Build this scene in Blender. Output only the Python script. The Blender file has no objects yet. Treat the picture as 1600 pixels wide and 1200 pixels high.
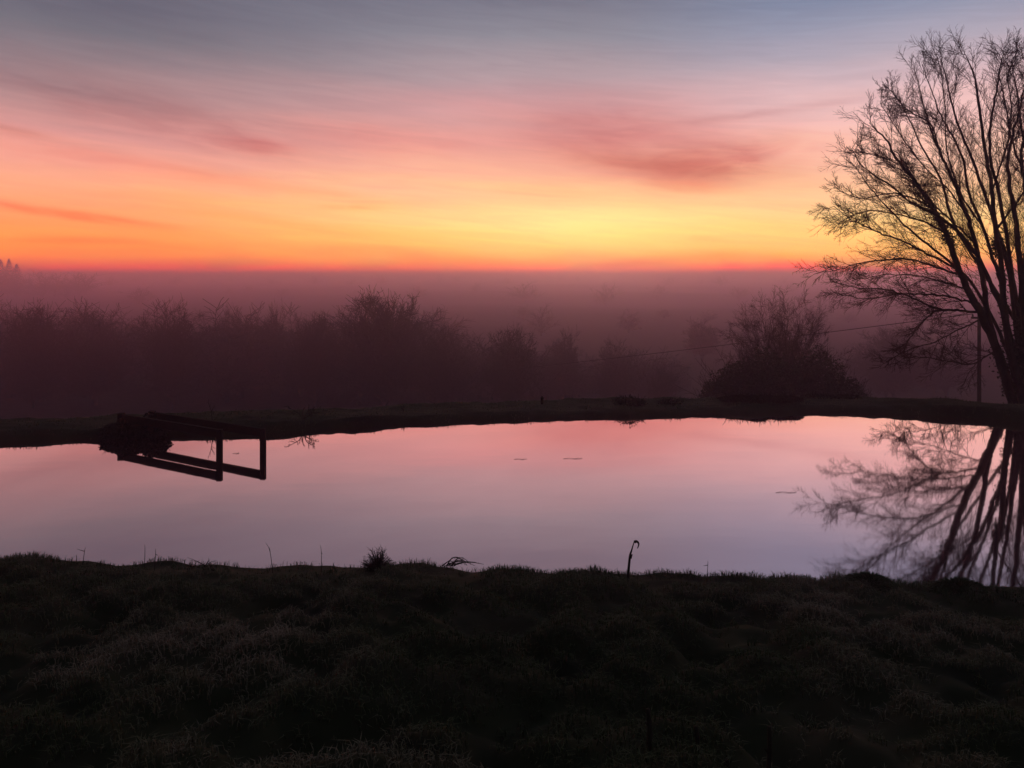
import bpy, bmesh, math, random
import numpy as np
from mathutils import Vector, noise

# ------------------------------------------------------------------ basics
S = bpy.context.scene
COL = S.collection
F = 1232.0            # focal length in photo pixels (1600 wide)
YH = 435.0            # eye-level row of the photo
H = 3.4               # eye height above the pond
rad = math.radians

def P(px, py, D):
    """photo row/column at depth D -> point in the world"""
    return Vector(((px - 800) / F * D, D, H + (YH - py) / F * D))

def lin(c):
    return tuple(((v / 255) / 12.92 if v <= 10 else ((v / 255 + .055) / 1.055) ** 2.4) for v in c)

def link(name, me, parent=None):
    o = bpy.data.objects.new(name, me)
    COL.objects.link(o)
    if parent is not None:
        o.parent = parent
    return o

def tag(o, label=None, cat=None, group=None, kind=None):
    if label: o['label'] = label
    if cat: o['category'] = cat
    if group: o['group'] = group
    if kind: o['kind'] = kind
    return o

def empty(name, loc, label, cat, group=None):
    o = bpy.data.objects.new(name, None)
    COL.objects.link(o)
    o.location = loc
    return tag(o, label, cat, group)

def interp(x, xs, ys):
    return float(np.interp(x, xs, ys))

# ------------------------------------------------------------------ materials
def nmat(name, build):
    m = bpy.data.materials.new(name)
    m.use_nodes = True
    nt = m.node_tree
    nt.nodes.clear()
    out = nt.nodes.new('ShaderNodeOutputMaterial')
    build(nt, out)
    return m

def pbsdf(nt, out, rough=.9, spec=.2):
    b = nt.nodes.new('ShaderNodeBsdfPrincipled')
    b.inputs['Roughness'].default_value = rough
    b.inputs['Specular IOR Level'].default_value = spec
    nt.links.new(b.outputs[0], out.inputs['Surface'])
    return b

def noisy(name, cols, scale, rough=.95, spec=.1, detail=6, bump=0, bscale=30):
    def f(nt, out):
        b = pbsdf(nt, out, rough, spec)
        tc = nt.nodes.new('ShaderNodeTexCoord')
        n = nt.nodes.new('ShaderNodeTexNoise')
        n.inputs['Scale'].default_value = scale
        n.inputs['Detail'].default_value = detail
        r = nt.nodes.new('ShaderNodeValToRGB')
        el = r.color_ramp.elements
        while len(el) < len(cols): el.new(.5)
        for i, c in enumerate(cols):
            el[i].position = .3 + .4 * i / (len(cols) - 1)
            el[i].color = (*c, 1)
        nt.links.new(tc.outputs['Object'], n.inputs['Vector'])
        nt.links.new(n.outputs['Fac'], r.inputs['Fac'])
        nt.links.new(r.outputs['Color'], b.inputs['Base Color'])
        if bump:
            n2 = nt.nodes.new('ShaderNodeTexNoise')
            n2.inputs['Scale'].default_value = bscale
            n2.inputs['Detail'].default_value = 8
            bp = nt.nodes.new('ShaderNodeBump')
            bp.inputs['Strength'].default_value = bump
            nt.links.new(tc.outputs['Object'], n2.inputs['Vector'])
            nt.links.new(n2.outputs['Fac'], bp.inputs['Height'])
            nt.links.new(bp.outputs['Normal'], b.inputs['Normal'])
    return nmat(name, f)

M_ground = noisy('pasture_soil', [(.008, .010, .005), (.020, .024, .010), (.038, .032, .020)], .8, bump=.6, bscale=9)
M_grass = noisy('rough_grass', [(.014, .022, .007), (.05, .060, .024), (.20, .155, .11)], .5, rough=.8, spec=.2)
M_bark = noisy('bark', [(.022, .016, .012), (.05, .038, .03)], 6, bump=.5)
M_twig = noisy('twig_bark', [(.035, .018, .014), (.05, .028, .022)], 3)
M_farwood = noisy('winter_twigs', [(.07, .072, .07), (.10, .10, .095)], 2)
M_ever = noisy('dark_leaves', [(.012, .018, .008), (.03, .036, .014)], 2.5, rough=.6)
M_bramble = noisy('bramble_leaves', [(.014, .012, .008), (.03, .024, .014)], 4, rough=.7)
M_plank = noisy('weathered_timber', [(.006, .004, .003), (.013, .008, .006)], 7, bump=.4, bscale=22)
M_stalk = noisy('dry_stalk', [(.02, .016, .012), (.04, .032, .022)], 9)
M_wire = noisy('cable_sheath', [(.02, .02, .02), (.03, .03, .03)], 4, rough=.5)

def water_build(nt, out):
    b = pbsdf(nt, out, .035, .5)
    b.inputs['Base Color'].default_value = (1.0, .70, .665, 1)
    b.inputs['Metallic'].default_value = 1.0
    tc = nt.nodes.new('ShaderNodeTexCoord')
    mp = nt.nodes.new('ShaderNodeMapping')
    mp.inputs['Scale'].default_value = (.35, 1.1, 1)
    n = nt.nodes.new('ShaderNodeTexNoise')
    n.inputs['Scale'].default_value = 1.0
    n.inputs['Detail'].default_value = 3
    bp = nt.nodes.new('ShaderNodeBump')
    bp.inputs['Strength'].default_value = .02
    bp.inputs['Distance'].default_value = .06
    nt.links.new(tc.outputs['Object'], mp.inputs['Vector'])
    nt.links.new(mp.outputs['Vector'], n.inputs['Vector'])
    nt.links.new(n.outputs['Fac'], bp.inputs['Height'])
    nt.links.new(bp.outputs['Normal'], b.inputs['Normal'])
M_water = nmat('still_water', water_build)

SIGMA = .00155
SIGMA2 = .0006
HAZE_TOP = 20.9
HAZE_FAR = 3200.0
def haze_build(nt, out):
    v = nt.nodes.new('ShaderNodeVolumePrincipled')
    v.inputs['Color'].default_value = (1.0, .60, 1.0, 1)
    v.inputs['Density'].default_value = SIGMA
    v.inputs['Anisotropy'].default_value = .9
    sc = nt.nodes.new('ShaderNodeVolumeScatter')
    sc.inputs['Color'].default_value = (.92, .80, .90, 1)
    sc.inputs['Density'].default_value = SIGMA2
    sc.inputs['Anisotropy'].default_value = .1
    ad = nt.nodes.new('ShaderNodeAddShader')
    nt.links.new(v.outputs[0], ad.inputs[0]); nt.links.new(sc.outputs[0], ad.inputs[1])
    nt.links.new(ad.outputs[0], out.inputs['Volume'])
M_haze = nmat('dusk_haze', haze_build)

# ------------------------------------------------------------------ pond outline and terrain
_fp = [(0, 16.35), (160, 16.75), (300, 17.15), (420, 17.25), (600, 18.27), (800, 19.0), (1000, 19.4), (1200, 19.8),
       (1300, 20.0), (1450, 19.5), (1550, 19.1), (1600, 18.5)]
FX = [-23.5, -20, -15] + [(p - 800) / F * d for p, d in _fp] + [14.5, 17, 19, 20.5]
FY = [10.9, 13.5, 15.6] + [d for p, d in _fp] + [17.2, 15.2, 12.8, 10.4]
NX, NY = [-23.5, -19, -12, -5, 5, 12, 17, 20.5], [10.9, 9.4, 8.6, 8.5, 8.45, 8.6, 9.3, 10.4]
HX, HY = [-12, -9, -7, -5, -3, 0, 5, 9, 12, 16], [.16, .18, .21, .19, .15, .13, .13, .16, .25, .34]
CX = [(p - 800) / F * 7.6 for p in (0, 200, 370, 600, 750, 870, 1100, 1250, 1400, 1600)]
CZ = [H - .075 - (p - YH) / F * 7.6 for p in (868, 873, 880, 876, 883, 891, 895, 902, 906, 922)]

def yfar(x):
    return interp(x, FX, FY) + .10 * noise.noise((x * 1.3, 3.1, 0)) + .05 * noise.noise((x * 4.7, 8.1, 0))
def ynear(x):
    return interp(x, NX, NY) + .10 * noise.noise((x * 1.1, 13.1, 0))

FARX = [0, .10, .30, 1.1, 2.4, 4.5, 8.5, 22, 35, 85, 112, 500, 1000, 2000, 3100]
FARZ = [-.08, .55, 1, 1.08]
FARZ2 = [-.06, -.8, -1.9, -4.6, -6.7, -13.9, -15.2, -14.5, -10, -2, 9]

def tussock(x, y):
    w = .25
    p = (x * 2.5 + w * noise.noise((x * 2, y * 2, 1.7)), y * 2.5 + w * noise.noise((x * 2, y * 2, 7.7)), 0)
    d = noise.voronoi(p)[0]
    a = max(0.0, 1 - 1.35 * d[0] ** 2) * (.55 + .45 * noise.noise((x * .7, y * .7, 4)))
    return .30 * a + .05 * noise.noise((x * 5, y * 5, 2)) + .09 * noise.noise((x * 1.1, y * 1.1, 5)) - .06

def terrain(x, y, detail=True):
    yf, yn = yfar(x), ynear(x)
    if y >= yf and y > (yf + yn) / 2:
        d = y - yf
        hb = interp(x, HX, HY)
        if d < 2.4 and d <= 1.1:
            z = interp(d, FARX[:4], [-.08, .6 * hb, hb, hb])
        else:
            z = interp(d, FARX[3:], [hb, hb * .6] + FARZ2[1:])
        if d < 6:
            z += (.035 * noise.noise((x * 3, y * 3, 0)) + .06 * noise.noise((x * .9, y * .9, 0))) * min(1, d / .3)
        elif d > 30:
            z += .6 * noise.noise((x * .02, y * .02, 0))
        if d > 200:
            z += 2.2 * noise.noise((x * .006, y * .006, 3)) * min(1, (d - 200) / 300)
        return z
    if y <= yn:
        d = yn - y
        zc = interp(x, CX, CZ)
        if d < .95:
            z = interp(d, [0, .12, .4, .95], [-.08, .16, min(.5, zc - .14), zc])
        elif y > 0:
            z = zc + (y_s(yn) - y) * .137
        else:
            z = zc + y_s(yn) * .137 + min(-y, 30) * .05
        if detail and -8 < x < 8 and 1.5 < y < 9.5:
            z += tussock(x, y) * min(1, d / .5) * (.4 + .6 * min(1, max(0, d - .6) / 1.8))
        return z
    d = min(yf - y, y - yn)
    return -.08 - .8 * min(1, d / 1.5)

def y_s(yn): return yn - .95

def axis(segs):
    out = []
    for a, b, st in segs:
        n = max(1, int(round((b - a) / st)))
        out += [a + (b - a) * i / n for i in range(n)]
    out.append(segs[-1][1])
    return out

def grow_axis(a, b, st, g):
    out, x = [], a
    while x < b:
        out.append(x); x += st; st *= g
    out.append(b)
    return out

xs = [-v for v in grow_axis(13, 2600, .5, 1.13)][::-1] + axis([(-13, -6.2, .12), (-6.2, 6.2, .055), (6.2, 14, .12)])[1:-1] + grow_axis(14, 2600, .5, 1.13)
ys = axis([(-140, -20, 20), (-20, 0, 4), (0, 2.4, .4), (2.4, 8.9, .055), (8.9, 16, .6), (16, 21.8, .055), (21.8, 26, .3)])[:-1] + grow_axis(26, 3100, .8, 1.10)
nx, ny = len(xs), len(ys)
vv = [(x, y, terrain(x, y)) for y in ys for x in xs]
ff = [(j * nx + i, j * nx + i + 1, (j + 1) * nx + i + 1, (j + 1) * nx + i) for j in range(ny - 1) for i in range(nx - 1)]
me = bpy.data.meshes.new('ground')
me.from_pydata(vv, [], ff)
me.polygons.foreach_set('use_smooth', [True] * len(me.polygons))
me.materials.append(M_ground)
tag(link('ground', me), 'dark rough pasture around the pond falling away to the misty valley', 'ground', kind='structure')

# water: one sheet following the shore, tucked a little under the banks
wx = axis([(-23.4, 20.4, .2)])
wv, wf = [], []
for x in wx:
    a, b = ynear(x) - .08, yfar(x) + .06
    for k in range(5):
        wv.append((x, a + (b - a) * k / 4, 0))
for i in range(len(wx) - 1):
    for k in range(4):
        q = i * 5 + k
        wf.append((q, q + 5, q + 6, q + 1))
me = bpy.data.meshes.new('water')
me.from_pydata(wv, [], wf)
me.materials.append(M_water)
tag(link('water', me), 'still pond mirroring the pink evening sky', 'pond', kind='structure')

# ------------------------------------------------------------------ mesh collectors
class Tubes:
    def __init__(s): s.v, s.f = [], []
    def add(s, pts, rr, n=3):
        b = len(s.v)
        m = len(pts)
        for i in range(m):
            t = (pts[min(i + 1, m - 1)] - pts[max(i - 1, 0)])
            t = t.normalized() if t.length > 1e-9 else Vector((0, 0, 1))
            ref = Vector((1, 0, 0)) if abs(t.x) < .8 else Vector((0, 1, 0))
            u = t.cross(ref).normalized(); w = t.cross(u)
            for k in range(n):
                a = 2 * math.pi * k / n
                s.v.append(tuple(pts[i] + (u * math.cos(a) + w * math.sin(a)) * rr[i]))
        for i in range(m - 1):
            for k in range(n):
                q = b + i * n; k2 = (k + 1) % n
                s.f.append((q + k, q + k2, q + n + k2, q + n + k))
        if n > 3:
            s.f.append(tuple(b + k for k in range(n))[::-1])
            s.f.append(tuple(b + (m - 1) * n + k for k in range(n)))
    def leaf(s, p, size, rng):
        d = Vector((rng.gauss(0, 1), rng.gauss(0, 1), rng.gauss(0, .7))).normalized()
        e = d.cross(Vector((rng.gauss(0, 1), rng.gauss(0, 1), rng.gauss(0, 1)))).normalized()
        b = len(s.v)
        s.v += [tuple(p - d * size), tuple(p + e * size * .5), tuple(p + d * size), tuple(p - e * size * .5)]
        s.f.append((b, b + 1, b + 2, b + 3))
    def mesh(s, name, mat, smooth=True):
        me = bpy.data.meshes.new(name)
        me.from_pydata(s.v, [], s.f)
        if smooth: me.polygons.foreach_set('use_smooth', [True] * len(me.polygons))
        me.materials.append(mat)
        return me
    def build(s, name, mat, parent=None, smooth=True):
        return link(name, s.mesh(name, mat, smooth), parent)

def rv(rng, s=1):
    return Vector((rng.gauss(0, s), rng.gauss(0, s), rng.gauss(0, s)))

def sweep(p, d, L, r0, r1, nseg, rng, wig, up):
    pts, rr = [p.copy()], [r0]
    for i in range(nseg):
        d = (d + rv(rng, wig) + Vector((0, 0, up))).normalized()
        p = p + d * (L / nseg)
        pts.append(p.copy()); rr.append(r0 + (r1 - r0) * (i + 1) / nseg)
    return pts, rr

def at(pts, t):
    q = t * (len(pts) - 1); i = min(int(q), len(pts) - 2)
    return pts[i].lerp(pts[i + 1], q - i), (pts[i + 1] - pts[i]).normalized()

def side(d, ang, rng):
    a = d.cross(rv(rng)).normalized()
    return (d * math.cos(ang) + a * math.sin(ang)).normalized()

def twigs(tb, pts, L, lvl, rng, spec, rmin, t0=.2, tap=.82):
    """child branches along a path. spec[lvl] = (count, length ratio, angle, wiggle, up, radius)"""
    if lvl >= len(spec): return
    n, ratio, ang, wig, up, r = spec[lvl]
    n = max(1, int(n * rng.uniform(.75, 1.25)))
    for k in range(n):
        t = t0 + (1 - t0) * (k + rng.random()) / n
        p, d = at(pts, min(t, .999))
        cl = L * ratio * (1.2 - tap * t) * rng.uniform(.65, 1.3)
        cd = side(d, rad(ang) * rng.uniform(.6, 1.3), rng)
        q, rr = sweep(p, cd, cl, max(rmin, r * (1.2 - .6 * t)), rmin * .7, 3 if lvl >= len(spec) - 1 else 5, rng, wig, up)
        tb.add(q, rr, 3)
        twigs(tb, q, cl, lvl + 1, rng, spec, rmin, .15, tap)

# ------------------------------------------------------------------ the big bare tree by the right-hand end of the pond
DT = 24.1
rng = random.Random(11)
def traced(pp, D0, D1, dev=.0):
    n = len(pp)
    return [P(x, y, D0 + (D1 - D0) * (i / (n - 1))) for i, (x, y) in enumerate(pp)]

def smooth_path(pts, n):
    """Catmull-Rom through traced points"""
    out = []
    m = len(pts)
    for i in range(m - 1):
        p0, p1, p2, p3 = pts[max(i - 1, 0)], pts[i], pts[i + 1], pts[min(i + 2, m - 1)]
        for k in range(n):
            t = k / n
            out.append(.5 * ((2 * p1) + (p2 - p0) * t + (2 * p0 - 5 * p1 + 4 * p2 - p3) * t * t + (3 * p1 - p0 - 3 * p2 + p3) * t ** 3))
    out.append(pts[-1].copy())
    return out

gz = terrain(15.4, 24.1)
big = empty('bare_tree', (15.4, 24.1, gz), 'tall bare multi-stemmed tree fanning out over the far right corner of the pond', 'tree')
OFF = Vector(big.location)
stems = [  # photo outline, depth at foot and tip, foot radius
    ([(1592, 660), (1579, 617), (1556, 543), (1530, 487), (1498, 422), (1478, 364), (1449, 312), (1427, 280), (1400, 247), (1383, 217), (1358, 192)], 24.1, 22.8, .25),
    ([(1590, 655), (1572, 580), (1546, 505), (1537, 445), (1524, 380), (1510, 335), (1495, 295), (1480, 262), (1465, 230), (1452, 195), (1442, 160), (1430, 112)], 24.2, 24.8, .17),
    ([(1598, 655), (1585, 560), (1570, 480), (1562, 432), (1550, 400), (1537, 357), (1514, 302), (1505, 250), (1490, 215), (1470, 180), (1455, 140), (1440, 100)], 24.3, 26.4, .13),
    ([(1604, 655), (1590, 590), (1576, 540), (1569, 478), (1566, 425), (1556, 360), (1550, 299), (1542, 250), (1530, 170), (1525, 130), (1517, 104), (1508, 84)], 24.0, 23.6, .19),
    ([(1604, 655), (1600, 560), (1588, 470), (1575, 380), (1560, 300), (1547, 237), (1550, 175), (1560, 125), (1563, 100), (1570, 84)], 24.4, 25.4, .14),
    ([(1612, 655), (1606, 560), (1596, 440), (1590, 380), (1585, 331), (1577, 289), (1575, 240), (1588, 190), (1600, 140), (1604, 95)], 24.0, 22.6, .18),
    ([(1618, 655), (1622, 560), (1618, 440), (1612, 340), (1622, 260), (1634, 180), (1644, 110)], 24.5, 25.2, .18),
    ([(1622, 655), (1640, 560), (1662, 450), (1690, 350), (1720, 270), (1745, 200)], 24.2, 23.4, .2),
    ([(1606, 655), (1604, 570), (1585, 500), (1540, 430), (1490, 350), (1470, 280), (1440, 230), (1415, 175), (1392, 140)], 24.8, 28.0, .13),
    ([(1600, 655), (1582, 560), (1560, 470), (1520, 390), (1470, 340), (1430, 320), (1392, 290), (1350, 262), (1330, 232)], 23.7, 20.6, .13),
]
stems += [
    ([(1634, 655), (1656, 540), (1668, 420), (1672, 300), (1660, 200), (1668, 120)], 24.4, 26.0, .16),
    ([(1640, 655), (1690, 540), (1742, 440), (1800, 360), (1846, 300)], 24.0, 22.8, .15),
    ([(1626, 655), (1640, 540), (1636, 420), (1618, 320), (1588, 240), (1572, 170), (1560, 110)], 24.8, 26.2, .14),
    ([(1610, 655), (1598, 600), (1590, 520), (1600, 420), (1612, 300), (1600, 220), (1588, 140), (1580, 95)], 25.0, 27.0, .17),
    ([(1600, 655), (1592, 560), (1578, 430), (1548, 330), (1520, 250), (1492, 180), (1478, 120), (1470, 92)], 24.9, 27.2, .14),
    ([(1630, 655), (1612, 520), (1602, 430), (1608, 330), (1596, 250), (1606, 180), (1618, 120)], 23.6, 22.0, .17),
    ([(1596, 655), (1588, 600), (1562, 520), (1516, 440), (1460, 390), (1412, 350), (1366, 300), (1338, 262)], 24.6, 27.4, .12),
]
limbs = [
    ([(1530, 487), (1517, 487), (1488, 484), (1462, 482), (1415, 461), (1380, 452), (1342, 450), (1298, 440)], 24.0, 23.2, .07),
    ([(1522, 474), (1508, 470), (1473, 462), (1430, 459), (1403, 460), (1350, 466), (1302, 456)], 24.2, 25.4, .06),
    ([(1498, 422), (1450, 397), (1415, 379), (1380, 366), (1351, 353), (1330, 343), (1302, 322)], 24.0, 22.4, .06),
    ([(1503, 432), (1488, 426), (1450, 413), (1415, 404), (1380, 407), (1342, 411), (1313, 420), (1272, 428)], 24.0, 24.6, .06),
    ([(1488, 484), (1462, 486), (1441, 505), (1421, 528), (1395, 553)], 23.9, 23.0, .05),
    ([(1535, 497), (1517, 507), (1488, 519), (1462, 534), (1415, 548), (1385, 566)], 24.0, 22.6, .045),
    ([(1558, 547), (1546, 554), (1517, 569), (1482, 564), (1438, 558), (1410, 560)], 24.1, 23.0, .04),
    ([(1449, 312), (1440, 300), (1413, 262), (1378, 246), (1335, 236)], 23.0, 22.2, .045),
    ([(1460, 330), (1447, 320), (1400, 303), (1340, 309), (1302, 292)], 23.2, 23.8, .045),
    ([(1467, 232), (1453, 193), (1427, 178), (1407, 160), (1387, 135)], 24.7, 24.2, .045),
    ([(1480, 366), (1440, 345), (1395, 334), (1352, 330), (1312, 347)], 23.5, 21.6, .045),
    ([(1524, 380), (1480, 340), (1440, 300), (1402, 268), (1365, 226)], 24.3, 26.5, .05),
    ([(1518, 455), (1490, 446), (1440, 432), (1390, 430), (1345, 436)], 24.1, 26.6, .05),
    ([(1510, 335), (1478, 292), (1440, 256), (1400, 200), (1375, 160)], 24.4, 22.5, .045),
    ([(1537, 357), (1500, 300), (1480, 240), (1476, 170), (1470, 110), (1462, 85)], 25.0, 26.0, .045),
    ([(1550, 299), (1570, 240), (1580, 180), (1575, 120), (1590, 80)], 24.0, 22.5, .045),
    ([(1556, 360), (1600, 300), (1640, 240), (1670, 160)], 24.0, 23.0, .06),
]
SPEC_BIG = [(26, .215, 32, .06, .03, .013), (10, .46, 34, .08, .03, .0072), (5, .5, 36, .10, .03, .0042)]
SPEC_LOW = [(24, .235, 34, .08, .0, .012), (10, .46, 36, .09, .005, .007), (5, .5, 38, .10, .005, .004)]
crown = Tubes()
for kind, lst in (('stem', stems), ('limb', limbs)):
    for n_, (pp, d0, d1, r0) in enumerate(lst):
        pts = smooth_path([q - OFF for q in traced(pp, d0, d1)], 5)
        m = len(pts)
        for i in range(3, m):
            pts[i] = pts[i] + rv(rng, .012)
        L = sum((pts[i + 1] - pts[i]).length for i in range(m - 1))
        tip = .008
        rr = [tip + (r0 * .60 - tip) * (1 - i / (m - 1)) ** .95 for i in range(m)]
        tb = Tubes(); tb.add(pts, rr, 8 if kind == 'stem' else 6)
        o = tb.build(kind, M_bark, big)
        low = kind == 'limb' and n_ in (0, 1, 2, 3, 4, 5, 6, 10, 12)
        sc = 1.0 if kind == 'limb' else .62
        twigs(crown, pts, L * sc, 0, rng, SPEC_LOW if low else SPEC_BIG, .0034, .30 if kind == 'stem' else .12, .62)
crown.build('crown', M_twig, big)
ivy = Tubes()
for pp in ([(1449, 312), (1462, 338), (1478, 364), (1484, 380)], [(1566, 425), (1569, 478), (1576, 540), (1586, 600)], [(1600, 560), (1592, 500)], [(1612, 600), (1598, 520), (1604, 440)], [(1596, 640), (1584, 600), (1590, 540)],
           [(1556, 543), (1579, 617)], [(1558, 375), (1562, 400)]):
    pts = smooth_path([P(x, y, 23.7 if pp[0][0] < 1500 else 24.1) - OFF for x, y in pp], 4)
    for k in range(700):
        p, d = at(pts, rng.random() * .999)
        ivy.leaf(p + rv(rng, .09), rng.uniform(.03, .06), rng)
ivy.build('ivy', M_ever, big, False)

# ------------------------------------------------------------------ generic bare trees
def make_tree(height, width, rng, stems_n, spec, rmin, trunk_h=.12, trunk_r=.025, low=.42, lump=.2, tap=.12):
    """trunk and crown of a bare dome-crowned tree, base at the origin: stems rise and fan out to an uneven dome"""
    tr, cr = Tubes(), Tubes()
    th = height * trunk_h
    base, rr = sweep(Vector((0, 0, -.5)), Vector((0, 0, 1)), th + .5, height * trunk_r, height * trunk_r * .8, 4, rng, .03, 0)
    tr.add(base, rr, 8)
    cz = height * low; rz = height - cz; rx = width / 2
    ph = rng.random() * 9
    for k in range(stems_n):
        u = (k + .5) / stems_n
        th_ = math.acos(1 - u * 1.22); a = k * 2.39996 + rng.uniform(-.3, .3)
        lm = 1 + lump * (noise.noise((math.cos(a) * th_ * 1.6, math.sin(a) * th_ * 1.6, ph)) * 1.6 + rng.uniform(-.5, .4))
        tip = Vector((rx * math.sin(th_) * math.cos(a) * lm, rx * math.sin(th_) * math.sin(a) * lm, cz + rz * math.cos(th_) * lm)) * .93
        p0 = base[rng.choice((2, 3, 4))] if th_ > .5 else base[-1]
        c1 = p0 + Vector((tip.x * .18, tip.y * .18, (tip.z - p0.z) * .5 + height * .04))
        n = 9
        pts = []
        for i in range(n + 1):
            t = i / n
            q = p0 * (1 - t) ** 2 + c1 * 2 * t * (1 - t) + tip * t * t
            pts.append(q + (rv(rng, height * .006) if 0 < i < n else Vector()))
        L = sum((pts[i + 1] - pts[i]).length for i in range(n))
        r0 = height * trunk_r * (.42 if stems_n < 28 else .3)
        tr.add(pts, [r0 + (rmin * 1.4 - r0) * (i / n) ** .8 for i in range(n + 1)], 5)
        twigs(cr, pts, L, 0, rng, spec, rmin, .2, tap)
    return tr, cr

def fit(tb_list, height, width):
    """scale to exact height and width"""
    zs = [v[2] for t in tb_list for v in t.v]; xs_ = [abs(v[0]) for t in tb_list for v in t.v]
    xs_.sort()
    sz = height / max(zs); sx = width / 2 / xs_[int(len(xs_) * .99)]
    for t in tb_list:
        t.v = [(x * sx, y * sx, z * sz) for x, y, z in t.v]

SPEC_FAR = [(13, .20, 54, .09, .03, .036), (7, .5, 44, .12, .03, .03), (4, .5, 44, .14, .02, .026)]
protos = []
for i, (sn, sp, th) in enumerate([(38, 10, .10), (46, 12, .07), (30, 8, .12)]):
    r_ = random.Random(40 + i)
    t, c = make_tree(12, sp, r_, sn, SPEC_FAR, .024, th)
    fit([t, c], 12, [10, 12, 8][i])
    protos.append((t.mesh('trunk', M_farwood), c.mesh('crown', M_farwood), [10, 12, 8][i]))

def far_tree(px, top, half, D, label, k, rot, cat='tree', group=None):
    x = (px - 800) / F * D
    g = terrain(x, D)
    zt = H + (YH - top + 6) / F * D
    t, c, w = protos[k]
    e = empty('hazy_tree', (x, D, g), label, cat, group)
    e.rotation_euler.z = rot
    s = half * 2 / F * D / w
    e.scale = (s, s, (zt - g) / 12)
    a = link('trunk', t, e); b = link('crown', c, e)
    return e

G = 'bare trees in the misty valley'
for i, (px, top, half, D, k, lab) in enumerate([
    (602, 449, 78, 104, 1, 'largest round-topped bare tree rising in the middle of the misty wood'),
    (690, 503, 46, 98, 0, 'dim bare tree forming the right shoulder of the largest round-topped tree'),
    (797, 508, 44, 92, 1, 'dark dome-shaped tree standing clear to the right of the misty wood'),
    (881, 511, 27, 116, 2, 'narrow faint tree just right of the dark dome-shaped tree'),
    (960, 527, 36, 108, 0, 'low rounded faint tree above the twiggy shrubs on the far bank'),
    (1036, 566, 24, 92, 2, 'smallest hazy tree in the gap left of the tree with the dark bush'),
    (268, 463, 46, 106, 0, 'broad hazy tree with raised crown above the bramble and jetty'),
    (424, 469, 20, 124, 2, 'slender hazy tree left of the largest round-topped tree'),
    (362, 474, 30, 126, 0, 'faint hazy tree between the broad raised crown and the slender tree'),
    (492, 488, 40, 110, 1, 'hazy tree leaning into the left side of the largest round-topped tree'),
    (52, 470, 56, 108, 1, 'wide hazy tree at the left edge of the misty wood'),
    (150, 480, 58, 112, 0, 'low wide hazy tree second from the left edge of the misty wood'),
    (1098, 500, 30, 175, 2, 'very faint pointed tree deep in the mist behind the power cable'),
    (1396, 508, 58, 120, 1, 'dim tree in the mist behind the low drooping limbs of the tall bare tree'),
]):
    far_tree(px, top, half, D, lab, k, i * 1.7, group=G)

# far-off wood that reads as one mass
rng = random.Random(5)
wt = Tubes()
wood = []
for seed, sp in ((77, [(11, .25, 56, .14, .02, .045), (8, .48, 52, .16, .02, .035)]), (78, [(10, .24, 54, .14, .02, .045), (8, .48, 52, .16, .02, .035)]),
                 (79, [(6, .34, 46, .1, .03, .09), (4, .5, 46, .13, .03, .08)])):
    t, c = make_tree(12, 11, random.Random(seed), 20 if seed < 79 else 14, sp, .04, .12, lump=.3, tap=.1)
    fit([t, c], 12, 11)
    nb = len(t.v)
    wood.append((np.array(t.v + c.v, float), t.f + [tuple(i + nb for i in f) for f in c.f]))
wvs, wfs, off = [], [], 0
# (how many, photo columns, depth, photo row of the tops, which crown, thinnest height)
for cnt, pxa, pxb, da, db, ta, tb_, ks, hmin in (
        (54, -220, 700, 114, 180, 456, 508, (0, 1), 6), (16, 680, 860, 112, 150, 512, 560, (0, 1), 3), (14, 840, 1060, 110, 150, 538, 585, (0, 1), 3),
        (22, 1310, 1900, 115, 180, 515, 560, (0, 1), 5), (26, -250, 1900, 230, 420, 466, 488, (1, 2), 5), (34, -300, 1950, 520, 900, 438, 452, (2,), 8),
        (40, -350, 2000, 1000, 1700, 425, 436, (2,), 10), (10, -60, 150, 690, 760, 415, 424, (2,), 10)):
    for i in range(cnt):
        tv, tf = wood[rng.choice(ks)]
        px = pxa + (pxb - pxa) * (i + rng.random()) / cnt
        D = rng.uniform(da, db)
        x = (px - 800) / F * D
        g = terrain(x, D)
        top = rng.uniform(ta, tb_)
        if pxa == 680: top = 505 + (px - 680) * .16 + rng.uniform(0, 25)
        hgt = max(hmin, H + (YH - top) / F * D - g)
        a = rng.random() * 6.3; s = rng.uniform(.75, 1.35) * max(hgt, 9) / 12
        if D > 500: s *= 1.8
        ca, sa = math.cos(a) * s, math.sin(a) * s
        q = np.empty_like(tv)
        q[:, 0] = tv[:, 0] * ca - tv[:, 1] * sa + x
        q[:, 1] = tv[:, 0] * sa + tv[:, 1] * ca + D
        q[:, 2] = tv[:, 2] * hgt / 12 + g
        wvs.append(q); wfs += [tuple(k + off for k in f) for f in tf]; off += len(tv)
me = bpy.data.meshes.new('misty_wood')
me.from_pydata(np.concatenate(wvs).tolist(), [], wfs)
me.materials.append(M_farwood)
tag(link('misty_wood', me), 'bare wood fading into the mist across the valley', 'wood', kind='stuff')

# bare tree with the dark bush on the slope behind the pond
r_ = random.Random(21)
D = 55; x = (1222 - 800) / F * D; g = terrain(x, D)
zt = H + (YH - 439) / F * D
t, c = make_tree(9, 7.6, r_, 52, [(11, .16, 36, .08, .03, .013), (8, .5, 40, .11, .03, .009), (5, .5, 40, .13, .02, .007)], .006, .05, .018, .56, .07, .25)
fit([t, c], zt - g, 166 / F * D)
e = empty('bare_tree', (x, D, g), 'rounded bare many-stemmed tree rising behind the dark bush across the pond', 'tree')
t.build('trunk', M_bark, e); c.build('crown', M_twig, e)

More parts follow.
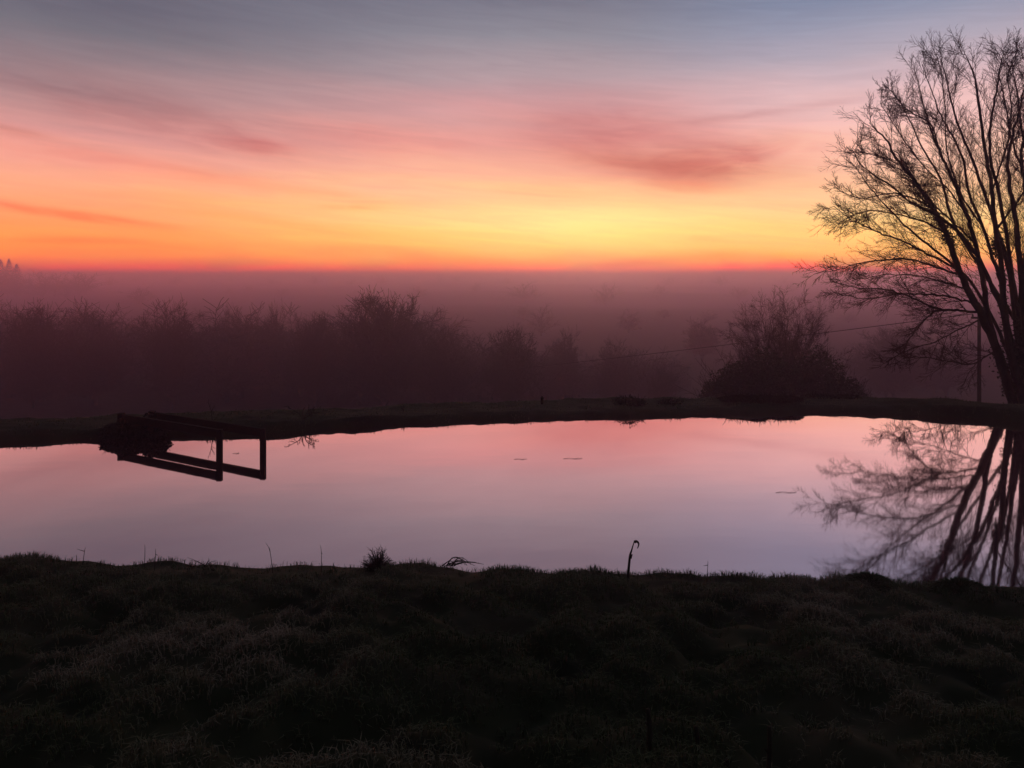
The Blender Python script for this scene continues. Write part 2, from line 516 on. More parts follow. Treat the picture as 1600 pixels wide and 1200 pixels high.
def leafy(lobes, n, size, rng, stemmy=True):
    """lobes: (centre, radius xyz); leaves spread through uneven lobes, a few sprigs poking out"""
    lf, st = Tubes(), Tubes()
    for c, r in lobes:
        for k in range(n):
            d = rv(rng).normalized()
            q = rng.random() ** .45 * (1 + .28 * noise.noise(d * 2.1 + c * .7))
            p = c + Vector((d.x * r[0], d.y * r[1], d.z * r[2])) * q
            lf.leaf(p, size * rng.uniform(.6, 1.4), rng)
        if stemmy:
            for k in range(max(6, n // 90)):
                d = rv(rng); d.z = abs(d.z) * 1.1 + .25; d.normalize()
                p = c + Vector((0, 0, -r[2] * .6))
                Lq = rng.uniform(.9, 1.35) * Vector((d.x * r[0], d.y * r[1], d.z * r[2] * 1.5)).length
                q, rr = sweep(p, d, Lq, size * .35, size * .1, 5, rng, .12, .03)
                st.add(q, rr, 3)
                twigs(st, q, Lq, 0, rng, [(5, .22, 40, .15, .03, size * .15)], size * .1, .4)
    return lf, st

D = 42.0
x = (1205 - 800) / F * D; g = terrain(x, D)
e = empty('evergreen_bush', (x, D, g), 'dense dark two-humped bush at the foot of the rounded bare tree', 'bush')
lobes = []
for px, top, w in ((1150, 556, 1.6), (1190, 536, 1.5), (1232, 560, 1.3), (1285, 540, 1.5), (1320, 585, 1.2), (1120, 590, 1.0)):
    zt = H + (YH - top) / F * D - g
    lobes.append((Vector(((px - 800) / F * D - x, r_.uniform(-.6, .6), zt * .45)), (w, 1.5, zt * .52)))
lf, st = leafy(lobes, 11000, .07, r_)
lf.build('leaves', M_ever, e, False); st.build('branches', M_bark, e)

# low brambles and scrub on the far bank
def scrub(name, px, w, h, dd, label, cat, n, seed, leaf=.028, mat=M_bramble, group=None, lob=4):
    r2 = random.Random(seed)
    x = 0
    D = 20
    for _ in range(6):
        x = (px - 800) / F * D; D = yfar(x) + dd
    g = terrain(x, D)
    e = empty(name, (x, D, g), label, cat, group)
    lobes = []
    for k in range(lob):
        q = (k + .5) / lob * 2 - 1
        hh = h * (1 - .45 * q * q) * r2.uniform(.75, 1.1)
        lobes.append((Vector((q * w * .75, r2.uniform(-.15, .15), hh * .4)), (w / lob * 1.5, .32, hh * .6)))
    lf, st = leafy(lobes, n, leaf, r2)
    lf.build('leaves', mat, e, False); st.build('stems', M_stalk, e)
    return e
scrub('bramble_bush', 1188, 1.25, .17, .9, 'long low dark bramble on the far bank below the two-humped bush', 'bush', 2600, 3, lob=6)
scrub('bramble_bush', 215, .80, .46, .05, 'square dark bramble clump at the landward end of the jetty', 'bush', 4200, 4, lob=5)
scrub('scrub_bush', 985, .45, .3, .9, 'small twiggy scrub on the far bank left of the long bramble', 'bush', 260, 6, lob=3)
scrub('scrub_bush', 1045, .3, .2, 1.2, 'tiny scrub tuft between the small twiggy scrub and the long bramble', 'bush', 200, 7, lob=2)
scrub('scrub_bush', 1300, .8, .2, 1.6, 'low scrub strip on the far bank right of the long bramble', 'bush', 300, 8, lob=4)

# little bare shrubs and stems on the far bank
def stemmed(name, base, paths, label, cat, group=None, mat=M_stalk, r=.008, twig=None, seed=1):
    """paths: lists of points relative to base"""
    e_ = Tubes(); r2 = random.Random(seed)
    for pp in paths:
        pts = smooth_path([Vector(p) for p in pp], 4)
        m = len(pts)
        e_.add(pts, [r * (1 - .75 * i / (m - 1)) for i in range(m)], 5)
        if twig:
            L = sum((pts[i + 1] - pts[i]).length for i in range(m - 1))
            twigs(e_, pts, L, 0, r2, twig, r * .3, .3)
    o = e_.build(name, mat)
    o.location = base
    return tag(o, label, cat, group)

def on_bank(px, dd):
    D = 20
    for _ in range(6):
        x = (px - 800) / F * D; D = yfar(x) + dd
    return Vector((x, D, terrain(x, D)))

b = on_bank(474, .5)
sp = [[(0, 0, -.05), (-.08, 0, .1), (-.22, .05, .19), (-.40, .06, .28)], [(0, 0, -.05), (.06, 0, .12), (.14, 0, .2), (.28, -.05, .24)],
      [(0, 0, 0), (-.02, .02, .12), (.0, .02, .24)], [(.0, 0, 0), (.16, .03, .1), (.3, .03, .16)]]
o = stemmed('bare_shrub', b, sp, 'small spreading bare shrub on the far bank right of the jetty posts', 'shrub', r=.014,
            twig=[(9, .35, 45, .15, .03, .008), (4, .5, 45, .15, 0, .005)], seed=3)
stemmed('thin_sapling', on_bank(332, .5), [[(0, 0, -.05), (-.03, 0, .2), (-.1, 0, .42)], [(-.03, 0, .2), (.05, 0, .34)]],
        'thin leaning sapling behind the nearer jetty post', 'sapling', r=.010, twig=[(6, .3, 40, .15, .03, .005)], seed=5)
stemmed('dry_weed', on_bank(630, .8), [[(0, 0, -.05), (.02, 0, .16)], [(0, 0, .05), (-.05, 0, .13)]],
        'tiny weed stalk on the far bank under the largest round-topped tree', 'weed', r=.012, twig=[(6, .4, 40, .15, .03, .01)], seed=6)
tb = Tubes()
tb.add([Vector((0, 0, -.1)), Vector((0, 0, .13)), Vector((.005, 0, .17)), Vector((.005, 0, .185))], [.035, .035, .045, .02], 8)
tb.add([Vector((0, 0, .185)), Vector((.004, 0, .21))], [.02, .012], 8)
o = tb.build('short_post', M_plank); o.location = on_bank(847, 1.4)
tag(o, 'short dark post standing alone on the far bank beside the dome-shaped tree', 'post')

# ------------------------------------------------------------------ jetty frame at the left
def bar(tb, a, b, w, h, sag=0):
    """square timber from a to b (w across, h tall)"""
    a, b = Vector(a), Vector(b)
    t = (b - a).normalized()
    if abs(t.z) > .9:
        u, v = Vector((1, 0, 0)), Vector((0, 1, 0))
    else:
        u = t.cross(Vector((0, 0, 1))).normalized(); v = Vector((0, 0, 1))
    base = len(tb.v)
    c = .12
    prof = [(-1, -1 + c), (-1 + c, -1), (1 - c, -1), (1, -1 + c), (1, 1 - c), (1 - c, 1), (-1 + c, 1), (-1, 1 - c)]
    for p in (a, b):
        for i, j in prof:
            tb.v.append(tuple(p + u * (i * w / 2) + v * (j * h / 2)))
    for k in range(8):
        k2 = (k + 1) % 8
        tb.f.append((base + k, base + k2, base + 8 + k2, base + 8 + k))
    tb.f.append(tuple(base + k for k in range(8))[::-1]); tb.f.append(tuple(base + 8 + k for k in range(8)))

JH = .495
D1 = F * H / (711 - YH); D2 = F * H / (709.2 - YH)
p1 = Vector(((343 - 800) / F * D1, D1, 0)); p2 = Vector(((411 - 800) / F * D2, D2, 0))
D3 = F * (H + JH) / (719 - YH); D4 = F * (H + JH) / (714.5 - YH)
q1 = Vector(((192 - 800) / F * D3, D3, 0)); q2 = Vector(((240 - 800) / F * D4, D4, 0))
jet = empty('jetty_frame', ((p1 + q1) / 2), 'unfinished dark timber jetty frame of two beams and posts reaching into the pond', 'jetty')
o0 = Vector(jet.location)
for p, q in ((p1, q1), (p2, q2)):
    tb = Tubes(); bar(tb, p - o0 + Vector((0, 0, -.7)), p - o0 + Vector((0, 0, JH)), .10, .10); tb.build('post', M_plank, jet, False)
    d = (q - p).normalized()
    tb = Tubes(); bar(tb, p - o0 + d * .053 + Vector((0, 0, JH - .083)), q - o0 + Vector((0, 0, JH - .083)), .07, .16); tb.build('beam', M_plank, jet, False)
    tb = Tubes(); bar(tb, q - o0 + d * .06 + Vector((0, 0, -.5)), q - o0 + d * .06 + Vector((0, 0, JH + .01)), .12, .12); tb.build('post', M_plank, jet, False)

# floating twigs
FG = 'twigs floating on the pond'
for px, py, w, lab in ((895, 717, 30, 'thin floating twig below the dark dome-shaped tree, right of its twin'),
                       (813, 718, 20, 'thin floating twig left of its twin near the middle of the pond'),
                       (1229, 770, 34, 'faint floating twig left of the reflected branches'),
                       (368, 709, 9, 'short floating twig between the two jetty posts')):
    D = F * H / (py - YH); x = (px - 800) / F * D; hw = w / F * D / 2
    tb = Tubes()
    tb.add(smooth_path([Vector((-hw, 0, .004)), Vector((-hw * .3, .03, .008)), Vector((hw * .4, -.01, .006)), Vector((hw, .04, .008))], 3),
           [.0022 + .0012 * (i % 3) / 2 for i in range(10)], 5)
    tb.add([Vector((hw * .3, 0, .007)), Vector((hw * .7, .09, .01))], [.002, .0012], 4)
    o = tb.build('floating_twig', M_stalk); o.location = (x, D, 0)
    tag(o, lab, 'twig', FG)

# ------------------------------------------------------------------ power pole and cable in the mist
D = 44.0; x = (1530 - 800) / F * D; g = terrain(x, D)
zt = H + (YH - 488) / F * D
e = empty('utility_pole', (x, D, g), 'slim dark utility pole behind the leaning stem of the tall bare tree', 'pole')
tb = Tubes(); tb.add([Vector((0, 0, -.5)), Vector((0, 0, zt - g))], [.12, .09], 10); tb.build('shaft', M_bark, e)
tb = Tubes(); bar(tb, (-.5, -.11, zt - g - .3), (.5, -.11, zt - g - .3), .09, .11); ca_ = tb.build('crossarm', M_bark, e, False)
for s in (-.42, .42):
    tb = Tubes(); tb.add([Vector((s, -.11, zt - g - .25)), Vector((s, -.11, zt - g - .17)), Vector((s, -.11, zt - g - .1))], [.035, .045, .03], 8)
    tb.build('insulator', M_wire, ca_)
a, b = Vector((x - .42, D - .11, zt - .08)), P(560, 596, 150)
tb = Tubes()
pts = []
for i in range(41):
    t = i / 40
    q = a.lerp(b, t); q.z -= 1.1 * 4 * t * (1 - t) * .5
    pts.append(q)
o_ = pts[0].copy()
tb.add([q - o_ for q in pts], [.02] * 41, 5)
o = tb.build('overhead_cable', M_wire); o.location = o_
tag(o, 'thin sagging overhead cable crossing the mist left of the rounded bare tree', 'cable')

# conifers on the far hill at the left edge
for i, (px, top, w, lab) in enumerate(((14, 404, 34, 'taller spiky conifer on the far hilltop at the left edge'),
                                       (1, 405, 36, 'conifer cut by the left edge of the view on the far hilltop'),
                                       (26, 412, 36, 'short rounded conifer right of the taller spiky one on the far hilltop'))):
    D = 700; x = (px - 800) / F * D; g = terrain(x, D)
    hgt = H + (YH - top) / F * D - g
    e = empty('conifer', (x, D, g), lab, 'conifer', 'conifers on the far hill')
    r2 = random.Random(90 + i)
    tb = Tubes(); tb.add([Vector((0, 0, -.5)), Vector((0, 0, hgt * .5)), Vector((0, 0, hgt))], [.25, .15, .02], 6); tb.build('trunk', M_farwood, e)
    tb = Tubes()
    for k in range(3000):
        zz = r2.random() ** 1.2
        rr_ = (1 - zz) ** .8 * w / F * D * .5 * r2.uniform(.3, 1.1)
        a_ = r2.random() * 6.3
        tb.leaf(Vector((math.cos(a_) * rr_, math.sin(a_) * rr_, hgt * (.08 + .92 * zz))), .4, r2)
    tb.build('crown', M_ever, e, False)

# ------------------------------------------------------------------ near bank: grass, weeds, stakes
def blades(n, xr, yr, seed, ln, wd, test=None, lean=.5):
    """one row of arrays: blades as bent tapered strips (5 verts, 2 faces)"""
    R = np.random.RandomState(seed)
    V, Fc = [], []
    b = 0
    cnt = 0
    while cnt < n:
        x = R.uniform(*xr); y = R.uniform(*yr)
        k = test(x, y) if test else 1
        cnt += 1
        if k <= 0: continue
        z = terrain(x, y)
        L = ln * R.uniform(.5, 1.4) * k
        a = R.uniform(0, 2 * math.pi)
        dx, dy = math.cos(a), math.sin(a)
        le = lean * R.uniform(.2, 1.6)
        w = wd * R.uniform(.6, 1.4)
        px_, py_ = -dy * w, dx * w
        mx, my, mz = x + dx * L * .25 * le, y + dy * L * .25 * le, z + L * .6
        tx, ty, tz = x + dx * L * .9 * le, y + dy * L * .9 * le, z + L * (1.0 - .28 * le)
        V += [(x - px_, y - py_, z - .015), (x + px_, y + py_, z - .015), (mx + px_ * .8, my + py_ * .8, mz), (mx - px_ * .8, my - py_ * .8, mz), (tx, ty, tz)]
        Fc += [(b, b + 1, b + 2, b + 3), (b + 3, b + 2, b + 4)]
        b += 5
    return V, Fc

def near_k(x, y):
    if abs(x) > y * .68 + .5: return 0
    d = ynear(x) - y
    if d < .05: return 0
    h = tussock(x, y)                                    # thick grass on the tussocks, thin in the hollows between them
    n = noise.noise((x * 9, y * 9, 3))
    if h < .03 and n < .22: return 0
    return max(.3, .55 + 2.6 * max(0, h) + .5 * n)
V1, F1 = blades(150000, (-6.4, 6.4), (2.9, 8.5), 1, .065, .0026, near_k, 1.15)
def far_k(x, y):
    d = y - yfar(x)
    if d < -.02 or d > 2.2: return 0
    c = noise.noise((x * 1.6, 0, 5)) + .5 * noise.noise((x * 5, 2, 5))
    if d < .35: return max(.15, .5 + .8 * c)
    return max(.3, .55 + .9 * c)
V2, F2 = blades(30000, (-12.5, 14.5), (16.2, 22.2), 2, .075, .005, far_k, .9)
nb = len(V1)
me = bpy.data.meshes.new('grass')
me.from_pydata(V1 + V2, [], F1 + [tuple(i + nb for i in f) for f in F2])
me.materials.append(M_grass)
tag(link('grass', me), 'coarse dark grass covering both banks of the pond', 'grass', kind='stuff')

def near_pt(px, y=7.6):
    x = (px - 800) / F * y
    return Vector((x, y, terrain(x, y)))
def rel(px, py, base, y=7.6, dy=0):
    q = P(px, py, y + dy)
    return (q.x - base.x, q.y - base.y, q.z - base.z)

b = near_pt(980)
stemmed('dead_stalk', b, [[(0, 0, -.05), rel(984, 872, b), rel(987, 860, b, dy=.01), rel(991, 846, b), ], [rel(991, 847, b), rel(995, 846, b), rel(998, 850, b), rel(996, 857, b)],
                          [rel(985, 872, b), rel(988, 866, b)]],
        'tall crooked dead stalk with a hooked tip on the near bank', 'stalk', r=.016)
WG = 'thin dead stems along the crest of the near bank'
for px, y0, tip, fork, lab in ((225, 873, (226, 851), None, 'straight thin stem left of the paired stems on the near bank'),
                               (241, 875, (243, 857), (247, 868), 'short leaning pair of stems on the near bank below the jetty'),
                               (427, 877, (415, 848), (421, 855), 'forked pale stem leaning left on the near bank'),
                               (502, 876, (500, 851), (504, 866), 'upright stem between the forked stem and the spiky weed'),
                               (1104, 890, (1106, 876), (1099, 884), 'short stem right of the tall crooked stalk on the near bank'),
                               (128, 868, (134, 855), (120, 858), 'faint leaning stem nearest the left edge of the near bank')):
    b = near_pt(px)
    pp = [[(0, 0, -.05), rel((px + tip[0]) / 2 + 1, (y0 + tip[1]) / 2, b), rel(*tip, b)]]
    if fork: pp.append([rel((px + tip[0]) / 2 + 1, (y0 + tip[1]) / 2, b), rel(*fork, b)])
    stemmed('dry_weed', b, pp, lab, 'stem', WG, r=.0040, seed=px)
# spiky weed
b = near_pt(590); r2 = random.Random(8)
pp = []
for k in range(120):
    a_ = r2.uniform(-1.35, 1.35); L = r2.uniform(.08, .19) * (1.25 if abs(a_) < .4 else 1)
    yy = r2.uniform(-.07, .07)
    pp.append([(r2.uniform(-.05, .05), 0, -.03), (math.sin(a_) * L * .5, yy * .5, math.cos(a_) * L * .55), (math.sin(a_) * L, yy, math.cos(a_) * L * .95)])
stemmed('spiky_weed', b, pp, 'dark spiky weed tuft on the crest of the near bank', 'weed', r=.005, twig=[(6, .4, 50, .2, .02, .003)], seed=9)
b = near_pt(310)
pp = [[(r2.uniform(-.12, .2), 0, -.03), (r2.uniform(-.12, .2), r2.uniform(-.04, .04), r2.uniform(.05, .12))] for k in range(36)]
pp = [[p_[0], ((p_[0][0] + p_[1][0]) / 2, 0, p_[1][2] * .6), p_[1]] for p_ in pp]
stemmed('weed_tuft', b, pp, 'low ragged weed tuft on the near bank left of the forked stem', 'weed', r=.004, seed=4)
# bramble runner
b = near_pt(700)
pp = []
for k in range(9):
    x0 = r2.uniform(0, 20); x1 = x0 + r2.uniform(25, 50); hh = r2.uniform(870, 879)
    pp.append([rel(690 + x0, 884, b), rel(690 + x0 + 6, hh + 3, b, dy=r2.uniform(-.08, .05)), rel(690 + (x0 + x1) / 2, hh, b, dy=r2.uniform(-.08, .05)), rel(690 + x1, 880 + r2.uniform(-2, 4), b)])
stemmed('bramble_runner', b, pp, 'tangle of arching bramble runners on the near bank right of the spiky weed', 'bramble', r=.007, twig=[(4, .12, 50, .2, .0, .003)], seed=2)
# mounds (dark tussocks) breaking the crest
for px, w, h, lab in ((1500, .30, .17, 'largest dark grass tussock on the near bank below the reflected trunks'),
                      (1355, .22, .09, 'rounded dark grass tussock left of the largest one on the near bank')):
    b = near_pt(px); r2 = random.Random(px)
    tb = Tubes()
    for k in range(1500):
        a_ = r2.random() * 6.28; q = r2.random() ** .6
        x_, y_ = math.cos(a_) * q * w, math.sin(a_) * q * w * .6
        hh = h * (1 - q * q) ** .8
        L = r2.uniform(.04, .10)
        base_ = Vector((x_, y_, hh * .8 - .04)); dd = Vector((x_ * 1.6, y_ * 1.6, .14)).normalized()
        tb.add([base_ - Vector((0, 0, hh * .6)), base_, base_ + dd * L * .6, base_ + dd * L + Vector((0, 0, -L * .2))], [.006, .006, .004, .0006], 3)
    o = tb.build('grass_tussock', M_grass); o.location = b
    tag(o, lab, 'tussock')

# stakes near the bottom of the view
SG = 'short dark stakes in the foreground grass'
for px, top, bot, y, w, lab in ((1014, 1102, 1166, 3.75, 9, 'tallest plain dark stake in the foreground grass, leftmost'),
                                (1089, 1108, 1150, 3.86, 8, 'pale-tipped crooked stake, second from the left in the foreground'),
                                (1137, 1150, 1176, 3.68, 7, 'stubby stake, lowest in the foreground grass'),
                                (1198, 1093, 1190, 3.59, 9, 'long thin stake leaning right in the foreground grass')):
    r2 = random.Random(px)
    x = (px - 800) / F * y
    tp, bt = P(px + (4 if px == 1198 else -2), top, y), P(px, bot, y)
    g = terrain(x, y)
    base_ = Vector((x, y, g)); lift = g - bt.z; tp.z += lift; bt.z += lift
    rr_ = w / F * y / 2
    pts = smooth_path([Vector((0, 0, -.1)), (bt - base_) * .35, (tp - base_) * .55 + Vector((.006, 0, 0)), tp - base_], 3)
    tb = Tubes(); m = len(pts)
    tb.add(pts, [rr_ * (1.1 - .35 * i / (m - 1)) * r2.uniform(.9, 1.1) for i in range(m)], 7)
    q = pts[-4]; tb.add([q, q + Vector((-.02, 0, .025))], [rr_ * .5, rr_ * .3], 5)
    o = tb.build('wooden_stake', M_stalk); o.location = base_
    tag(o, lab, 'stake', SG)

# ------------------------------------------------------------------ haze
bm = bmesh.new()
bmesh.ops.create_cube(bm, size=1)
for v in bm.verts:
    v.co = Vector((v.co.x * 5400, (v.co.y + .5) * (HAZE_FAR + 150) - 150, (v.co.z + .5) * (HAZE_TOP + 18.5) - 18.5))
me = bpy.data.meshes.new('haze'); bm.to_mesh(me); bm.free()
me.materials.append(M_haze)
tag(link('haze', me), 'dusky mist lying over the valley and pond', 'haze', kind='stuff')

# ------------------------------------------------------------------ sky
W = bpy.data.worlds.new('World'); S.world = W; W.use_nodes = True
nt = W.node_tree; nt.nodes.clear()
wo = nt.nodes.new('ShaderNodeOutputWorld'); bg = nt.nodes.new('ShaderNodeBackground')
nt.links.new(bg.outputs[0], wo.inputs[0])
def M(op, a, b=None, c=None, clamp=False):
    n = nt.nodes.new('ShaderNodeMath'); n.operation = op; n.use_clamp = clamp
    for i, v in enumerate((a, b, c)):
        if v is None: continue
        if isinstance(v, (int, float)): n.inputs[i].default_value = v
        else: nt.links.new(v, n.inputs[i])
    return n.outputs[0]
def MIX(fac, a, b, mode='MIX'):
    n = nt.nodes.new('ShaderNodeMix'); n.data_type = 'RGBA'; n.blend_type = mode; n.clamp_factor = True
    for i, v in ((0, fac), (6, a), (7, b)):
        if isinstance(v, (int, float)): n.inputs[i].default_value = v
        elif isinstance(v, tuple): n.inputs[i].default_value = (*v, 1)
        else: nt.links.new(v, n.inputs[i])
    return n.outputs[2]
def SM(v, lo, hi):
    n = nt.nodes.new('ShaderNodeMapRange'); n.interpolation_type = 'SMOOTHSTEP'
    n.inputs[1].default_value, n.inputs[2].default_value = lo, hi
    nt.links.new(v, n.inputs[0]); return n.outputs[0]
tc = nt.nodes.new('ShaderNodeTexCoord'); sx = nt.nodes.new('ShaderNodeSeparateXYZ')
nt.links.new(tc.outputs['Generated'], sx.inputs[0])
X, Y, Z = sx.outputs
AZ = M('MULTIPLY', M('ARCTAN2', X, Y), 180 / math.pi)      # degrees, 0 ahead, + to the right
EL = M('MULTIPLY', M('ARCSINE', Z), 180 / math.pi)
def azel(px, py):
    u, v = (px - 800) / F, (YH - py) / F
    return math.degrees(math.atan(u)), math.degrees(math.atan(v / math.sqrt(1 + u * u)))
def NOISE(sa, se, scale, tilt=0, detail=5, off=0, dist=.4):
    c = nt.nodes.new('ShaderNodeCombineXYZ')
    nt.links.new(M('MULTIPLY', AZ, sa), c.inputs[0])
    e = M('ADD', EL, M('MULTIPLY', AZ, tilt))
    nt.links.new(M('MULTIPLY', e, se), c.inputs[1]); c.inputs[2].default_value = off
    n = nt.nodes.new('ShaderNodeTexNoise'); n.inputs['Scale'].default_value = scale
    n.inputs['Detail'].default_value = detail; n.inputs['Distortion'].default_value = dist
    nt.links.new(c.outputs[0], n.inputs['Vector']); return M('SUBTRACT', n.outputs['Fac'], .5)
n1 = NOISE(.05, .35, 1.0, .06, 5, 0)
n2 = NOISE(.09, 1.1, 1.0, .05, 6, 4.2)
ELW = M('ADD', EL, M('ADD', M('ADD', M('MULTIPLY', n1, 3.2), -.35), M('MULTIPLY', n2, .8)))
# less warp right at the horizon
ELW = M('ADD', EL, M('MULTIPLY', M('SUBTRACT', ELW, EL), M('MULTIPLY', SM(EL, -.4, 5), M('SUBTRACT', 1.0, M('MULTIPLY', SM(EL, 9, 19), .7)))))
n3 = NOISE(.11, .25, 1.0, 0, 4, 17.3, .6)
ELW = M('ADD', ELW, M('MULTIPLY', n3, M('MULTIPLY', 1.5, M('SUBTRACT', 1.0, SM(EL, 1.2, 4)))))
HZS = np.array([.50, .16, .14])     # haze in-scatter looking at the glow
def ramp(rows, px):
    n = nt.nodes.new('ShaderNodeValToRGB'); cr = n.color_ramp; cr.interpolation = 'LINEAR'
    for i, (py, c) in enumerate(rows):
        el = azel(px, py)[1]
        T = math.exp(-(SIGMA + SIGMA2) * min(HAZE_FAR, (HAZE_TOP - H) / max(1e-4, math.sin(rad(max(el, .02))))))
        L = np.array(lin(c)); s = np.maximum((L - HZS * (.2 + .8 * math.exp(-(el / 6) ** 2)) * (1 - T)) / T, L * .2)
        pos = max(0, min(1, (el + 2) / 24))
        if i < 2: e = cr.elements[i]
        else: e = cr.elements.new(pos)
        e.position = pos
        e.color = (*s, 1)
    nt.links.new(M('DIVIDE', M('ADD', ELW, 2), 24, clamp=True), n.inputs[0])
    return n.outputs[0]
left = ramp([(436, (165, 82, 80)), (423, (205, 100, 82)), (412, (236, 122, 82)), (402, (252, 140, 84)), (380, (255, 152, 88)), (345, (255, 158, 98)), (300, (250, 168, 128)), (255, (238, 162, 142)),
             (210, (218, 153, 146)), (160, (180, 140, 139)), (100, (143, 125, 130)), (50, (114, 112, 121)), (0, (103, 102, 115))], 100)
mid = ramp([(436, (190, 98, 90)), (423, (215, 116, 92)), (412, (242, 144, 94)), (402, (253, 172, 104)), (390, (255, 190, 112)), (355, (254, 214, 136)), (322, (252, 202, 142)), (275, (246, 180, 148)),
            (230, (232, 164, 152)), (180, (212, 160, 158)), (125, (174, 153, 158)), (60, (140, 138, 148)), (0, (118, 118, 132))], 850)
right = ramp([(436, (185, 92, 88)), (423, (210, 110, 90)), (412, (240, 142, 94)), (402, (252, 168, 104)), (390, (254, 182, 112)), (350, (254, 202, 132)), (300, (252, 194, 148)), (250, (252, 198, 172)),
              (200, (240, 192, 184)), (150, (216, 182, 184)), (90, (176, 166, 178)), (40, (146, 150, 170)), (0, (126, 136, 160))], 1300)
tL = SM(AZ, -30, 2); tR = SM(AZ, 4, 22)
sky = MIX(tR, MIX(tL, left, mid), right)
# cloud smudges: (centre px, half size px, tilt deg, colour multiplier, strength, noise)
def cloud(px, py, wx_, wy_, tilt, mul, k, seed, amp=2.4):
    global sky
    a, e = azel(px, py); sa, se = wx_ / F * 57.3 * .8, wy_ / F * 57.3
    da, de = M('SUBTRACT', AZ, a), M('SUBTRACT', EL, e)
    ct, st_ = math.cos(rad(tilt)), math.sin(rad(tilt))
    u = M('DIVIDE', M('ADD', M('MULTIPLY', da, ct), M('MULTIPLY', de, st_)), sa)
    v = M('DIVIDE', M('SUBTRACT', M('MULTIPLY', de, ct), M('MULTIPLY', da, st_)), se)
    n = NOISE(.22, .9, 1.0, -math.tan(rad(tilt)), 6, seed, .8)
    r = M('ADD', M('MULTIPLY', u, u), M('MULTIPLY', v, v))
    g = M('EXPONENT', M('MULTIPLY', r, -1))
    f = M('MULTIPLY', g, M('ADD', 1, M('MULTIPLY', n, amp)), clamp=True)
    sky = MIX(M('MULTIPLY', f, k, clamp=True), sky, MIX(1, sky, mul, 'MULTIPLY'))
cloud(1130, 252, 175, 34, 2, (.68, .42, .45), .95, 1, 1.8)
cloud(1040, 232, 260, 60, -2, (.88, .74, .76), .8, 40, 1.2)
cloud(1010, 258, 150, 14, -9, (.72, .50, .5), .7, 6)
cloud(940, 205, 170, 42, -4, (.76, .62, .65), .85, 2, 1.6)
cloud(1060, 285, 90, 14, -8, (.95, .62, .6), .7, 12)
cloud(1180, 178, 160, 6, 4, (.82, .72, .72), .7, 13)
cloud(240, 180, 250, 34, -10, (.78, .68, .70), .8, 3)
cloud(395, 228, 70, 12, -3, (.82, .56, .58), .8, 4)
cloud(110, 335, 150, 7, -7, (.95, .55, .50), .85, 5)
cloud(20, 203, 60, 5, -8, (.75, .65, .62), .6, 15)
cloud(130, 376, 110, 6, 1, (.98, .70, .62), .8, 7)
cloud(640, 400, 170, 14, -5, (1, .66, .62), .8, 8)
cloud(420, 290, 240, 10, -8, (.98, .80, .76), .7, 9)
cloud(540, 324, 60, 4, 0, (.92, .78, .66), .7, 16)
cloud(1110, 373, 40, 5, -4, (.98, .72, .66), .7, 10)
cloud(1010, 408, 150, 9, 4, (.98, .72, .72), .6, 11)
cloud(380, 405, 160, 12, 4, (1, .70, .66), .6, 17)
cloud(330, 60, 300, 40, -12, (.92, .90, .90), .5, 18)
cloud(600, 215, 170, 26, -4, (.93, .76, .76), .7, 22)
cloud(160, 250, 210, 16, -8, (1.0, .84, .82), .7, 23)
cloud(860, 300, 160, 12, -5, (1.0, .86, .80), .6, 24)
cloud(760, 150, 260, 20, 3, (1.06, .96, .97), .7, 25)
cloud(230, 390, 190, 10, 2, (1.0, .80, .72), .8, 26)
cloud(900, 402, 90, 10, 2, (1.0, .78, .74), .7, 27)
cloud(1150, 400, 110, 8, -3, (1.0, .78, .74), .7, 28)
cloud(480, 356, 190, 8, -6, (1.0, .84, .74), .7, 29)
cloud(990, 413, 80, 8, 3, (.84, .66, .72), .8, 31)
cloud(310, 417, 110, 7, -2, (.84, .68, .74), .8, 32)
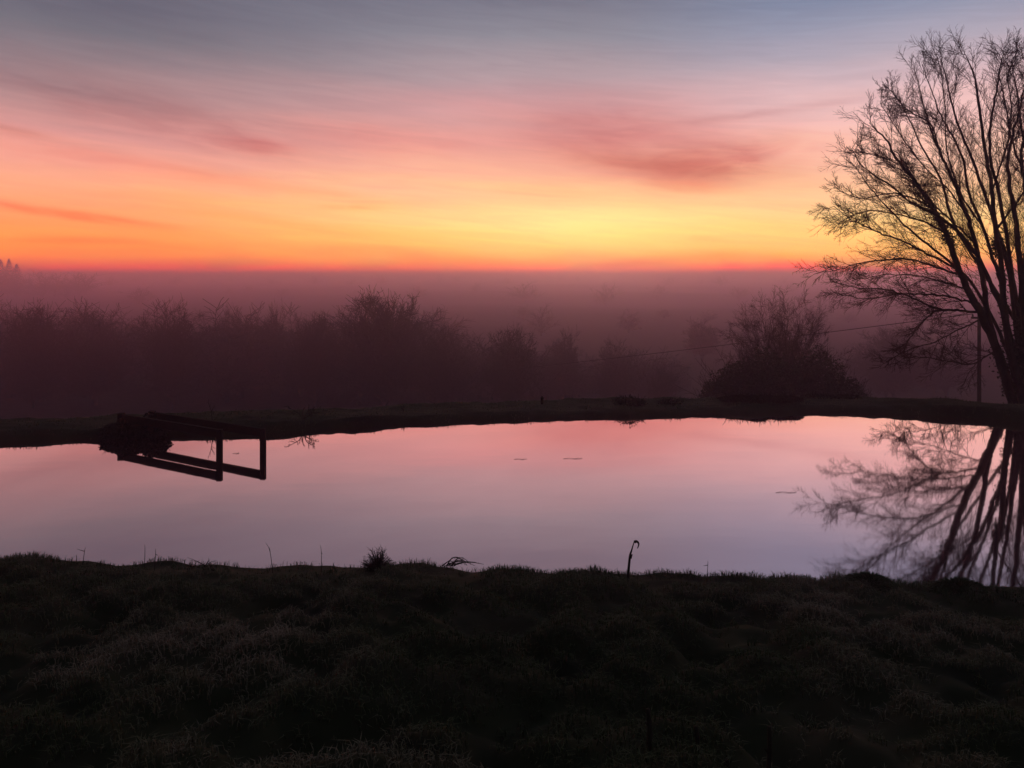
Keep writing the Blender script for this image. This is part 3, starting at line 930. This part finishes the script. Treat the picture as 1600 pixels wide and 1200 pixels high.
cloud(590, 420, 90, 6, 2, (.84, .68, .74), .7, 33)
cloud(1200, 416, 70, 7, 0, (.84, .68, .74), .7, 34)
# bright gaps
cloud(925, 355, 170, 26, -3, (1.05, 1.16, 1.10), .85, 20, 1.2)
cloud(1270, 225, 110, 26, 3, (1.12, 1.10, 1.02), .8, 21)
# fine wisps
w1 = NOISE(.16, 2.0, 1.0, .09, 7, 9.3, .9)
sky = MIX(1, sky, MIX(SM(w1, -.25, .25), (.94, .93, .935), (1.04, 1.035, 1.03)), 'MULTIPLY')
# upper dome and the dusk behind the viewer
dusk = MIX(SM(EL, 0, 60), (.095, .092, .115), (.070, .080, .110))
sky = MIX(SM(EL, 21, 46), sky, dusk)
back = M('ABSOLUTE', AZ)
sky = MIX(SM(back, 40, 105), sky, dusk)
sky = MIX(SM(M('MULTIPLY', EL, -1), 1, 6), sky, (.03, .02, .022))
nt.links.new(sky, bg.inputs['Color'])
bg.inputs['Strength'].default_value = 1.0

# the sun has gone: only a trace of direct light low behind the tall tree
sl = bpy.data.lights.new('sun', 'SUN'); sl.energy = .04; sl.angle = rad(10); sl.color = (1, .55, .28); sl.specular_factor = 0
so = bpy.data.objects.new('sun', sl); COL.objects.link(so)
so.location = (30, 60, 30)
so.rotation_euler = Vector((-math.sin(rad(6)) , -math.cos(rad(6)), -math.sin(rad(2)))).to_track_quat('-Z', 'Y').to_euler()

# ------------------------------------------------------------------ camera and render settings
cd = bpy.data.cameras.new('camera'); cam = bpy.data.objects.new('camera', cd); COL.objects.link(cam)
cam.location = (0, 0, H); cam.rotation_euler = (rad(90), 0, 0)
cd.sensor_width = 36; cd.lens = 36 * F / 1600
cd.shift_y = -(600 - YH) / 1600
cd.clip_start = .05; cd.clip_end = 5000
S.camera = cam
S.view_settings.view_transform = 'Standard'
S.view_settings.look = 'None'
S.view_settings.exposure = 0
S.view_settings.gamma = 1
S.render.engine = 'CYCLES'
S.cycles.max_bounces = 6
S.cycles.volume_bounces = 3
S.cycles.use_denoising = True
